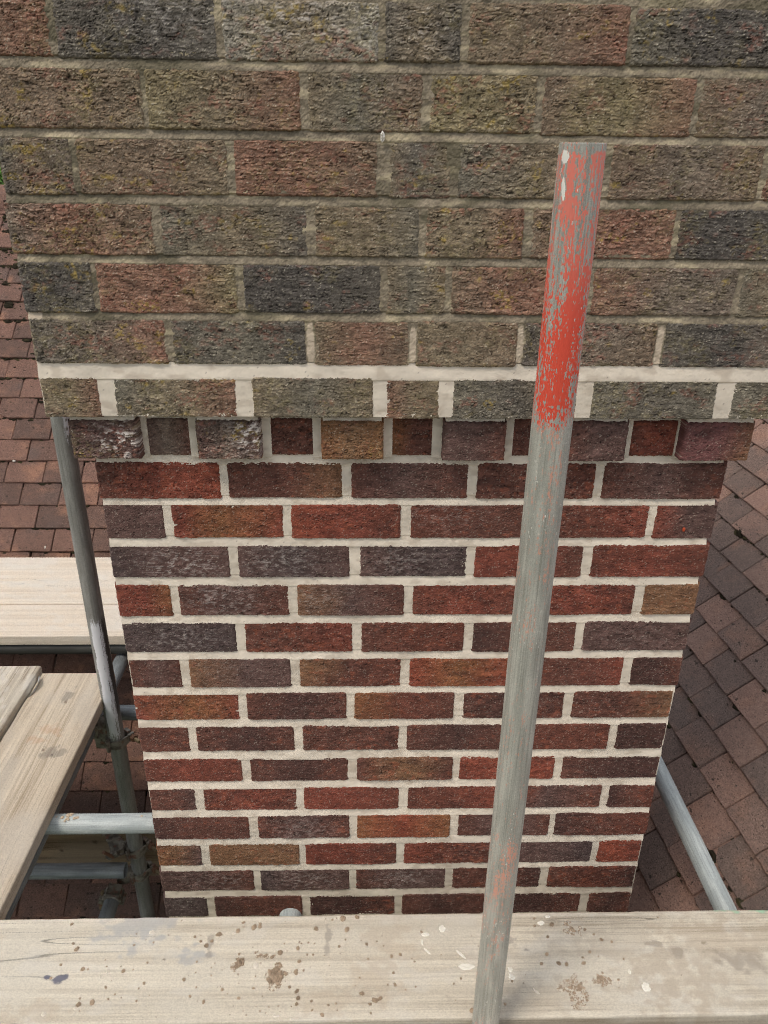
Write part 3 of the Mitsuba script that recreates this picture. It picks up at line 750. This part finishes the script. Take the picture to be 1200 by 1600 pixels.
for key, tails, e, up, n, dens, nm in ((kL, tL, eL, uL, nL, 10.0, 'main'), (kR, tR, -eR, uR, nR, 5.0, 'side')):
    lumps = []
    for c, _ in tails:
        high = np.clip((c[1] - 3.3) / 0.7, 0, 1) if nm == 'main' else 0
        shade = np.clip((2.2 - c[1]) / 0.4, 0, 1) if nm == 'main' else 0
        k = rs.poisson(dens * (1 + 2.2 * high) * (1 - 0.75 * shade))
        for _k in range(k):
            q = c + e * rs.uniform(-0.085, 0.085) + up * rs.normal(-0.001, 0.0035) + n * rs.uniform(0.022, 0.030)
            lumps.append(moss_shade_lump(q, n, rs.gamma(3.0, 0.0016 + 0.0004 * high), 0.9, rs.uniform(0, 99)))
        if rs.random() < (0.25 + 0.6 * high if nm == 'main' else 0.08):
            q = c + e * -0.0825 + up * rs.uniform(0, 0.1) + n * 0.024
            lumps.append(moss_shade_lump(q, n, rs.gamma(3.0, 0.0022 if nm == 'main' else 0.0018), 0.6, rs.uniform(0, 99)))
        for _k in range(rs.poisson(34.0 * high ** 1.5)):
            q = c + e * rs.uniform(-0.08, 0.08) + up * rs.uniform(0, 0.1) + n * 0.034
            lumps.append(moss_shade_lump(q, n, rs.gamma(2.0, 0.0022), 0.55, rs.uniform(0, 99)))
    vs = np.vstack(lumps)
    fs = np.vstack([np.array(ICO.faces) + i * len(ICO.vertices) for i in range(len(lumps))])
    g = rs.random(len(vs))
    cc = lin((46, 42, 34)) * (0.5 + 0.9 * g)[:, None] + lin((96, 92, 60)) * 0.25 * (F3(vs * 40, 2) > 0.6)[:, None]
    part(key, 'moss', (vs, fs), 'moss', kind='stuff', color=cc, smooth=False)
# white flecks lying on the left tiles
for q in ((-1.53, 3.19, 0.012, 0.005), (-1.335, 2.90, 0.006, 0.009)):
    c = np.array([q[0], q[1], OL[2] + math.tan(SLP) * (q[1] - OL[1])]) + nL * 0.036
    V, F, C = splat(*c, (eL, uL), q[2] * 0.7, q[3] * 1.2, int(q[0] * -100), 0.004)
    part(kL, 'plaster_fleck', (V, F), 'plaster', color=C, smooth=True)

# ---------------------------------------------------------------- scaffold boards
def board(p0, axis, width, length, thick=0.038, seed=0, rag=0.0012):
    """A plank with eased, slightly battered edges; p0 = top-face corner of least x and y; axis 'x' or 'y' is its length."""
    rc = 0.005
    pts = []
    for cx, cy, a0 in ((width - rc, -rc, 90), (width - rc, -thick + rc, 0), (rc, -thick + rc, -90), (rc, -rc, -180)):
        for k in range(4):
            a = math.radians(a0 - k * 30)
            pts.append((cx + rc * math.cos(a), cy + rc * math.sin(a)))
    # points along the flat faces too, so that faces can undulate
    P = []
    for i in range(len(pts)):
        a, b = np.array(pts[i]), np.array(pts[(i + 1) % len(pts)])
        m = 10 if np.linalg.norm(b - a) > 0.1 else 1
        P += [a + (b - a) * q / m for q in range(m)]
    P = np.array(P)
    n = max(8, int(length / 0.02))
    s = np.concatenate([[0.0015], np.linspace(0.006, length - 0.006, n), [length - 0.0015]])
    S, I = np.meshgrid(s, np.arange(len(P)), indexing='ij')
    A, B = P[I, 0], P[I, 1]
    jit = N3(p3(S / 0.035, A / 0.03 + seed * 9.1, B / 0.02)) - 0.5
    jit2 = N3(p3(S / 0.009, A / 0.02 + seed * 5.1, B / 0.02)) - 0.5
    ca, cb = A - width / 2, B + thick / 2
    near = np.maximum(np.exp(-(width / 2 - np.abs(ca)) / 0.004), 0.25)
    A = A + np.sign(ca) * near * rag * (2 * jit + jit2) * (np.abs(ca) > width / 2 - 0.006)
    B = B + np.sign(cb) * rag * 0.5 * (jit + jit2 * near) * (np.abs(cb) > thick / 2 - 0.006)
    endk = np.ones(len(s))
    endk[[0, -1]] = 0.0
    C = np.array([S.ravel(), A.ravel(), B.ravel()]).T.reshape(len(s), len(P), 3)
    mid = np.array([0, width / 2, -thick / 2])
    for q in (0, -1):
        C[q, :, 1:] = mid[1:] + (C[q, :, 1:] - mid[1:]) * np.array([1 - 0.008 / width * 2, 1 - 0.003 / thick * 2])
    V = C.reshape(-1, 3)
    m = len(P)
    F = []
    i = np.arange(len(s) - 1)[:, None] * m
    j = np.arange(m)[None]
    a, b = (i + j).ravel(), (i + (j + 1) % m).ravel()
    F = np.vstack([np.stack([a, b, b + m], 1), np.stack([a, b + m, a + m], 1)])
    V = np.vstack([V, [[0, width / 2, -thick / 2], [length, width / 2, -thick / 2]]])
    e0 = [[(k + 1) % m, k, len(V) - 2] for k in range(m)]
    e1 = [[(len(s) - 1) * m + k, (len(s) - 1) * m + (k + 1) % m, len(V) - 1] for k in range(m)]
    F = np.vstack([F, e0, e1])
    x, w, z = V.T
    W = np.stack([x, w, z], 1) if axis == 'x' else np.stack([w, x, z], 1)
    if axis == 'y':
        F = F[:, ::-1]
    return np.asarray(p0, float) + W, F


G = 'scaffold boards of the working platform'
FB = thing('scaffold_board', 'long pale scaffold board across the bottom, spattered with mortar crumbs and white plaster', 'plank')
part(FB, 'plank', board((-0.773, 0.895, -1.47), 'x', 0.221, 2.15, seed=1), 'wood_front', smooth=40)
for k, (x, y, ra, rb) in enumerate([(0.119, 1.050, .004, .010), (0.127, 1.067, .010, .007), (0.163, 1.080, .010, .011), (0.128, 1.030, .012, .003), (0.196, 1.022, .017, .004), (0.205, 0.996, .021, .009), (0.290, 0.990, .006, .008), (0.291, 0.974, .008, .009),
                                  (0.373, 1.090, .010, .007), (0.390, 1.104, .007, .004), (0.549, 0.950, .011, .013), (0.527, 0.981, .004, .007), (-0.505, 0.997, .004, .007), (0.333, 0.945, .011, .003), (-0.165, 0.906, .010, .004), (-0.13, 0.900, .012, .003), (-0.215, 1.005, .008, .009),
                                  (-0.515, 0.985, .005, .006), (-0.44, 1.08, .008, .006), (0.431, 1.068, .003, .003), (-0.60, 0.915, .006, .005), (-0.545, 0.925, .006, .004), (-0.27, 1.075, .006, .004)]):
    rot = 0.0 if k not in (3, 4, 13) else -0.8
    a = np.array([math.cos(rot), math.sin(rot), 0]); b = np.array([-math.sin(rot), math.cos(rot), 0])
    V, F, C = splat(x, y, -1.4702, (a, b), ra, rb, 40 + k, 0.0014, (236, 232, 220) if k < 12 else (222, 214, 200))
    part(FB, 'plaster_splash', (V, F), 'plaster', color=C, smooth=True)
BR = thing('scaffold_board', 'weathered brown scaffold board with knots beside the left pole, running towards the viewer', 'plank')
part(BR, 'plank', board((-0.995, 0.35, -1.47), 'y', 0.222, 1.612, seed=2), 'wood_weathered', smooth=40)
BL = thing('scaffold_board', 'grey cracked scaffold board at the far left with a loose metal band at its end', 'plank')
part(BL, 'plank', board((-1.222, 0.35, -1.452), 'y', 0.222, 1.625, seed=3), 'wood_grey', smooth=40)
for k in range(3):  # unseen platform boards, added to darken the roof under them
    bk = thing('scaffold_board', ('first', 'second', 'third')[k] + ' unseen scaffold board left of the grey cracked one, added to shade the roof below', 'plank')
    part(bk, 'plank', board((-1.452 - 0.229 * k, 0.3, -1.47), 'y', 0.222, 1.65, seed=20 + k), 'wood_grey', smooth=40)
for k in range(2):  # more unseen boards, put in to keep sky light off the roof
    bk = thing('scaffold_board', ('first', 'second')[k] + ' unseen scaffold board nearer than the crumb covered one, added to shade the roof below', 'plank')
    part(bk, 'plank', board((-0.77, 0.612 - 0.23 * k, -1.47), 'x', 0.222, 2.15, seed=30 + k), 'wood_front', smooth=40)
# the torn hoop band sticking out between the two boards
t = np.linspace(0, 1, 9)
bp = np.stack([-0.992 + 0.010 * np.sin(t * 3.0), 1.925 - 0.085 * t, -1.462 - 0.006 * t], 1)
bw = 0.011 * np.sin(np.clip(t * 0.9 + 0.12, 0, 1) * np.pi) + 0.002
off = np.array([0.35, 0.1, 0.93])
vb = np.vstack([bp - bw[:, None] * off, bp + bw[:, None] * off, bp - bw[:, None] * off + [0.0012, 0, 0], bp + bw[:, None] * off + [0.0012, 0, 0]])
fbn = []
for o_ in (0, 18):
    fbn += [[o_ + i, o_ + i + 1, o_ + 10 + i] for i in range(8)] + [[o_ + i, o_ + 10 + i, o_ + 9 + i] for i in range(8)]
for o_ in (0, 9):
    fbn += [[o_ + i, o_ + i + 1, o_ + 19 + i] for i in range(8)] + [[o_ + i, o_ + 19 + i, o_ + 18 + i] for i in range(8)]
part(BL, 'end_band', (vb, np.array(fbn)), 'band_zinc', 'torn shiny metal end band', smooth=True)
for k, (y0, w, lab) in enumerate(((2.158, 0.197, 'clean pale scaffold board nearest of the three laid across behind the left pole'), (2.358, 0.163, 'clean pale scaffold board in the middle of the three laid across behind the left pole'),
                                  (2.524, 0.182, 'clean pale scaffold board farthest of the three, against the tiled roof'))):
    bk = thing('scaffold_board', lab, 'plank')
    part(bk, 'plank', board((-2.1, y0, -1.47 + 0.003 * (k == 1)), 'x', w, 1.55, seed=5 + k), 'wood_new', smooth=40)
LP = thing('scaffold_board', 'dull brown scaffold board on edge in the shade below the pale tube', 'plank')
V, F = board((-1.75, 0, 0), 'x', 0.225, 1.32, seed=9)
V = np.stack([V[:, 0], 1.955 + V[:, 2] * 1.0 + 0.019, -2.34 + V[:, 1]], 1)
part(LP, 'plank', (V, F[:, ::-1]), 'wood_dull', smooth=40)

# ---------------------------------------------------------------- scaffold tubes
def pole(name, label, p0, p1, mat, cat='tube', seed=0, **k):
    key = thing(name, label, cat)
    V, F, uv = tube(p0, p1, seed=seed, **k)
    add(key, (V, F), mat, smooth=True, uv=uv)
    return key


FP = numbered('scaffold_pole')
pole('scaffold_pole', 'upright scaffold pole in the foreground with flaking red paint on its top half', (0.2185, 0.868, -3.19), (0.2235, 0.868, 0.0100), 'steel_front', 'pole', 1)
PX, PY = -0.7575, 1.85
pole('scaffold_pole', 'upright dark grey scaffold pole left of the chimney with a long white paint smear', (PX, PY, -6.0 + 3.55), (PX, PY, -0.25), 'steel_left', 'pole', 2)
pole('scaffold_tube', 'bright galvanised tube running level from under the left boards to the chimney', (-1.35, 1.425, -1.533), (SL - 0.006, 1.425, -1.533), 'steel_pale', 'tube', 3)
pole('scaffold_tube', 'dark tube under the right edge of the brown board, running away towards the roof', (-0.828, 0.5, -1.582), (-0.828, 2.42, -1.582), 'steel_grey', 'tube', 4)
pole('scaffold_tube', 'tube under the front edge of the clean pale boards, darkened to hold their shade', (-2.0, 2.185, -1.533), (SL - 0.03, 2.185, -1.533), 'steel_shaded', 'tube', 5)
pole('scaffold_tube', 'short length of grey tube seen between the left pole and the chimney', (-1.35, 1.965, -1.632), (SL - 0.005, 1.965, -1.632), 'steel_grey', 'tube', 6)
pole('scaffold_tube', 'grey tube running level in the shade in front of the dull brown board', (-1.6, 1.776, -2.118), (-0.772, 1.776, -2.118), 'steel_grey', 'tube', 7)
pole('scaffold_tube', 'lower dark tube coming towards the viewer from the bottom coupler', (-0.829, 0.9, -2.24), (-0.829, 1.80, -2.24), 'steel_grey', 'tube', 8)
pole('scaffold_tube', 'grey tube sloping across the picture beside the right roof slope', (0.838, 0.5, -1.581), (0.833, 2.05, -1.581), 'steel_pale', 'tube', 9)
pole('scaffold_tube', 'rounded end of a grey tube peeping over the front board against the wall', (-0.163, 0.55, -1.533), (-0.163, 1.163, -1.533), 'steel_pale', 'tube', 10)


# ---------------------------------------------------------------- couplers
def arc_shell(c, d, a, b, a0, a1, r0, r1, w, n=16, flare=0.0, taper=0.0):
    """Part of a ring round the axis d: from angle a0 to a1 (degrees, a towards b), radii r0 to r1, width w along d."""
    t = np.radians(np.linspace(a0, a1, n))
    vs = []
    for k, x in enumerate(t):
        q = k / (n - 1)
        ww = w * (1 - taper * abs(2 * q - 1) ** 2) / 2
        fl = flare * max(0, q - 0.75) * 4
        for r_, s_ in ((r0 + fl, -1), (r1 + fl, -0.92), (r1 + fl, 0.92), (r0 + fl, 1)):
            vs.append(c + (r_ * math.cos(x)) * a + (r_ * math.sin(x)) * b + s_ * ww * d)
    F = []
    for k in range(n - 1):
        for q in range(4):
            i, j = k * 4 + q, k * 4 + (q + 1) % 4
            F += [[i, j, j + 4], [i, j + 4, i + 4]]
    F += [[0, 2, 1], [0, 3, 2], [n * 4 - 4, n * 4 - 3, n * 4 - 2], [n * 4 - 4, n * 4 - 2, n * 4 - 1]]
    return np.array(vs), np.array(F)


def rod(p0, p1, r, sides=14):
    p0, p1 = np.asarray(p0, float), np.asarray(p1, float)
    m = trimesh.creation.cylinder(radius=r, segment=[p0, p1], sections=sides)
    return np.array(m.vertices), np.array(m.faces)


def slab(c, ax, half):
    """Box centred at c with unit axes ax (3 rows) and half sizes."""
    m = trimesh.creation.box(extents=[2 * h for h in half])
    return c + np.array(m.vertices) @ np.array(ax), np.array(m.faces)


def clamp(key, c, axis, open_dir, closed=True):
    """One half-coupler round a tube: fixed saddle at the back, hinged flap with a lip, and its bolt and nut."""
    d = np.asarray(axis, float)
    a = np.asarray(open_dir, float)
    b = np.cross(d, a)
    c = np.asarray(c, float)
    r0, r1 = 0.0246, 0.0300
    sad = [arc_shell(c, d, a, b, 82, 278, r0, r1 + 0.002, 0.050, 20, taper=0.15), slab(c - a * 0.030, (a, b, d), (0.008, 0.021, 0.021)),
           slab(c + b * 0.036 + a * 0.004, (a, b, d), (0.010, 0.006, 0.018)), slab(c - b * 0.034 + a * 0.003, (a, b, d), (0.005, 0.005, 0.020))]
    part(key, 'saddle', join(sad), 'clamp_iron', smooth=35)
    if closed:
        fl = [arc_shell(c, d, a, b, -84, 62, r0 + 0.0006, r1 - 0.001, 0.036, 18, flare=0.012, taper=0.45), slab(c + b * 0.036 + a * 0.022, (a, b, d), (0.004, 0.009, 0.013))]
        part(key, 'flap', join(fl), 'clamp_iron', smooth=35)
        part(key, 'bolt', rod(c + b * 0.036 - a * 0.020, c + b * 0.036 + a * 0.062, 0.0058), 'bolt_iron', smooth=35)
        nut = rod(c + b * 0.036 + a * 0.027, c + b * 0.036 + a * 0.040, 0.0115, 6)
        part(key, 'nut', nut, 'nut_iron')
    else:
        part(key, 'flap', arc_shell(c - b * 0.012 + a * 0.020, d, a, b, -140, -20, r0, r1, 0.036, 12, taper=0.3), 'clamp_iron', smooth=35)
        part(key, 'bolt', rod(c + b * 0.040, c + b * 0.046 + a * 0.055, 0.0055), 'nut_iron', smooth=35)


c1 = thing('scaffold_coupler', 'steel coupler with protruding rusty bolt high on the left pole beside the brown board', 'clamp')
clamp(c1, (PX, PY, -1.642), (0, 0, 1), (0.80, -0.60, 0))
clamp(c1, (-0.828, PY - 0.01, -1.582), (0, 1, 0), (-0.75, 0, -0.66))
part(c1, 'web', slab(np.array([-0.800, 1.862, -1.620]), np.eye(3), (0.020, 0.022, 0.046)), 'clamp_iron')
c2 = thing('scaffold_coupler', 'rusty coupler with an open empty jaw, upper of the two low on the left pole', 'clamp')
clamp(c2, (PX, PY, -2.105), (0, 0, 1), (0.80, -0.60, 0))
clamp(c2, (PX - 0.064, PY - 0.022, -2.066), (0.94, 0.2, 0.28), (-0.35, -0.30, 0.89), closed=False)
c3 = thing('scaffold_coupler', 'grey coupler gripping two tubes, lower of the two low on the left pole', 'clamp')
clamp(c3, (PX, PY, -2.215), (0, 0, 1), (0.80, -0.60, 0))
clamp(c3, (-0.829, PY - 0.075, -2.24), (0, 1, 0), (-0.2, 0, -0.98))
part(c3, 'web', slab(np.array([-0.800, 1.835, -2.213]), (np.array([0.95, 0.3, 0]), np.array([-0.3, 0.95, 0]), np.array([0, 0, 1.0])), (0.030, 0.012, 0.024)), 'clamp_iron')

# ---------------------------------------------------------------- mortar crumbs on the front board
ICO1 = trimesh.creation.icosphere(subdivisions=2)


ICO2 = ICO1
ICO1 = trimesh.creation.icosphere(subdivisions=1)


def crumb(x, y, r, seed, flat=0.55, z=-1.47):
    v = np.array(ICO1.vertices)
    v = v * (0.35 + 1.25 * F3(v * 2.3 + seed * 7.7, 3)[:, None])
    rr = np.random.default_rng(int(seed * 1000) % 2 ** 31)
    an = rr.uniform(0, 6.28)
    st = rr.uniform(0.75, 1.5)
    q = np.stack([v[:, 0] * st * math.cos(an) - v[:, 1] * math.sin(an), v[:, 0] * st * math.sin(an) + v[:, 1] * math.cos(an), v[:, 2] * flat], 1) * r
    return q + [x, y, z + 0.35 * r * flat]


def crumbs_mesh(lst):
    vs = np.vstack([crumb(*q) for q in lst])
    fs = np.vstack([np.array(ICO1.faces) + i * len(ICO1.vertices) for i in range(len(lst))])
    rr = np.random.default_rng(len(lst))
    tone = np.repeat(rr.uniform(0.75, 1.15, len(lst)), len(ICO1.vertices))
    cc = lin((160, 141, 121)) * (tone * (0.75 + 0.4 * rr.random(len(vs))))[:, None]
    return vs, fs, cc


rs = np.random.default_rng(404)
for (x, y, rx, ry, n, rmax, lab) in ((-0.252, 1.012, 0.016, 0.016, 22, 0.0070, 'small heap of brown mortar crumbs left of the largest heap on the front board'),
                                     (-0.172, 0.985, 0.020, 0.028, 46, 0.0080, 'largest heap of broken brown mortar on the left half of the front board'),
                                     (-0.207, 1.024, 0.012, 0.008, 8, 0.0080, 'round brown mortar lump between the two crumb heaps on the front board'),
                                     (0.412, 0.945, 0.030, 0.030, 60, 0.0075, 'wide flat patch of brown mortar on the front board right of the red pole'),
                                     (0.468, 0.973, 0.020, 0.018, 30, 0.0080, 'crusty mortar patch beside the wide flat patch, farther from the pole'),
                                     (0.436, 1.074, 0.016, 0.018, 24, 0.0060, 'small mortar patch near the far edge of the front board, right of the pole')):
    k = thing('mortar_lump', lab, 'mortar')
    lst = []
    flat = x > 0.4
    while len(lst) < n * (7 if flat else 4):
        an, q = rs.uniform(0, 6.28), math.sqrt(rs.random()) * 1.25
        px, py = x + rx * q * math.cos(an), y + ry * q * math.sin(an)
        if F3(np.array([px / 0.013, py / 0.013, 3.0 + x * 9]), 3) + 0.30 * (1 - q) < 0.55:
            continue
        big = (1 - 0.6 * q) * rs.beta(1.2, 2.6)
        lst.append((px, py, max(0.0009, rmax * (0.55 if flat else 0.9) * big), rs.uniform(0, 900), 0.35 if flat else 0.8))
    V, F, C = crumbs_mesh(lst)
    add(k, (V, F), 'dirt', color=C)
lst = []
for (x, y, r) in ((-0.582, 1.045, .0075), (-0.602, 1.012, .0050), (-0.556, 1.002, .0070), (-0.546, 1.002, .004), (-0.612, 0.985, .005), (-0.541, 0.932, .008), (-0.542, 0.944, .004), (-0.475, 0.997, .0070), (-0.432, 1.014, .004), (-0.428, 0.972, .0055), (-0.352, 0.978, .006),
                  (-0.322, 1.048, .008), (-0.312, 1.058, .006), (-0.335, 1.058, .005), (-0.30, 1.073, .008), (-0.23, 1.088, .008), (-0.218, 1.09, .006), (-0.1, 1.083, .008), (-0.045, 1.105, .010), (-0.015, 1.108, .008), (-0.036, 1.08, .009), (-0.135, 1.04, .006), (-0.13, 1.012, .006),
                  (-0.17, 1.031, .009), (-0.185, 1.022, .006), (-0.135, 0.99, .008), (-0.12, 0.993, .004), (0.005, 1.047, .006), (0.055, 1.02, .005), (-0.005, 0.945, .006), (0.02, 0.932, .008), (0.03, 0.935, .006), (0.06, 0.962, .005), (0.205, 0.91, .008), (0.37, 1.02, .006), (0.355, 1.0, .005),
                  (0.39, 1.0, .007), (0.405, 0.998, .006), (0.36, 1.10, .005), (0.38, 1.058, .005), (0.395, 1.085, .008), (0.49, 1.05, .006), (0.51, 1.045, .004), (0.19, 0.972, .004), (0.175, 0.962, .004), (0.10, 0.957, .003), (0.44, 1.0, .006), (0.50, 0.965, .004), (-0.50, 0.965, .004), (-0.24, 0.94, .005), (-0.13, 0.952, .006), (-0.145, 0.96, .006)):
    lst.append((x, y, r * 0.6, rs.uniform(0, 900), 0.5))
for i in range(170):
    cx = rs.choice([-0.30, -0.17, -0.05, 0.42, 0.1, -0.5], p=[0.25, 0.28, 0.14, 0.17, 0.06, 0.10])
    x, y = rs.normal(cx, 0.10), rs.uniform(0.905, 1.108)
    if -0.75 < x < 0.9 and 0.9 < y < 1.11:
        lst.append((x, y, rs.gamma(2.0, 0.00055) + 0.0005, rs.uniform(0, 900), 0.6))
V, F, C = crumbs_mesh(lst)
k = thing('mortar_crumbs', 'scattered brown mortar crumbs on the front board', 'mortar', kind='stuff')
add(k, (V, F), 'dirt', color=C)
# crumbs on the bright tube by the chimney and on the board edge
lst = [(-0.735 + rs.normal(0, 0.01), 1.423 + rs.normal(0, 0.005), rs.uniform(0.002, 0.0045), rs.uniform(0, 900), 0.7, -1.5093) for i in range(14)]
lst += [(-0.555, 1.425, 0.003, 5.0, 0.7, -1.5093), (-0.50, 1.425, 0.003, 6.0, 0.7, -1.5093)]
vs = np.vstack([crumb(*q) for q in lst])
fs = np.vstack([np.array(ICO1.faces) + i * len(ICO1.vertices) for i in range(len(lst))])
k = thing('mortar_crumbs', 'few pale crumbs lying on the bright tube near the chimney', 'mortar', kind='stuff')
add(k, (vs, fs), 'dirt', color=np.tile(lin((190, 172, 150)), (len(vs), 1)))

# ---------------------------------------------------------------- a tree beyond the ridge
TR = thing('leafy_tree', 'green leafy tree glimpsed beyond the roof at the left edge', 'tree')
tc = np.array([-4.7, 9.6, -1.1])
trunk = trimesh.creation.cone(radius=0.22, height=8.6, sections=12)
tv = np.array(trunk.vertices)
tv = tv + [tc[0], tc[1], -H] + 0.05 * np.stack([np.sin(tv[:, 2] * 1.3), np.cos(tv[:, 2] * 1.1), tv[:, 2] * 0], 1)
part(TR, 'trunk', (tv, np.array(trunk.faces)), 'bark')
rs = np.random.default_rng(9)
cl = rs.normal(0, 1, (60, 3)); cl = cl / np.linalg.norm(cl, axis=1)[:, None] * (rs.random((60, 1)) ** 0.4) * [1.7, 1.7, 1.5] + tc
nl = 26000
lc = cl[rs.integers(0, 60, nl)] + rs.normal(0, 0.22, (nl, 3))
a = rs.normal(0, 1, (nl, 3)); a /= np.linalg.norm(a, axis=1)[:, None]
b = np.cross(a, rs.normal(0, 1, (nl, 3))); b /= np.linalg.norm(b, axis=1)[:, None]
sz = rs.uniform(0.03, 0.06, (nl, 1))
lv = np.stack([lc - a * sz, lc + b * sz * 0.5 + [0, 0, 0.006], lc + a * sz, lc - b * sz * 0.5 + [0, 0, 0.006]], 1).reshape(-1, 3)
lf = (np.array([[0, 1, 2], [0, 2, 3]])[None] + (np.arange(nl) * 4)[:, None, None]).reshape(-1, 3)
lcol = np.repeat(lin((92, 132, 48)) * rs.uniform(0.5, 1.3, (nl, 1)), 4, 0)
part(TR, 'crown', (lv, lf), 'leaf', color=lcol)
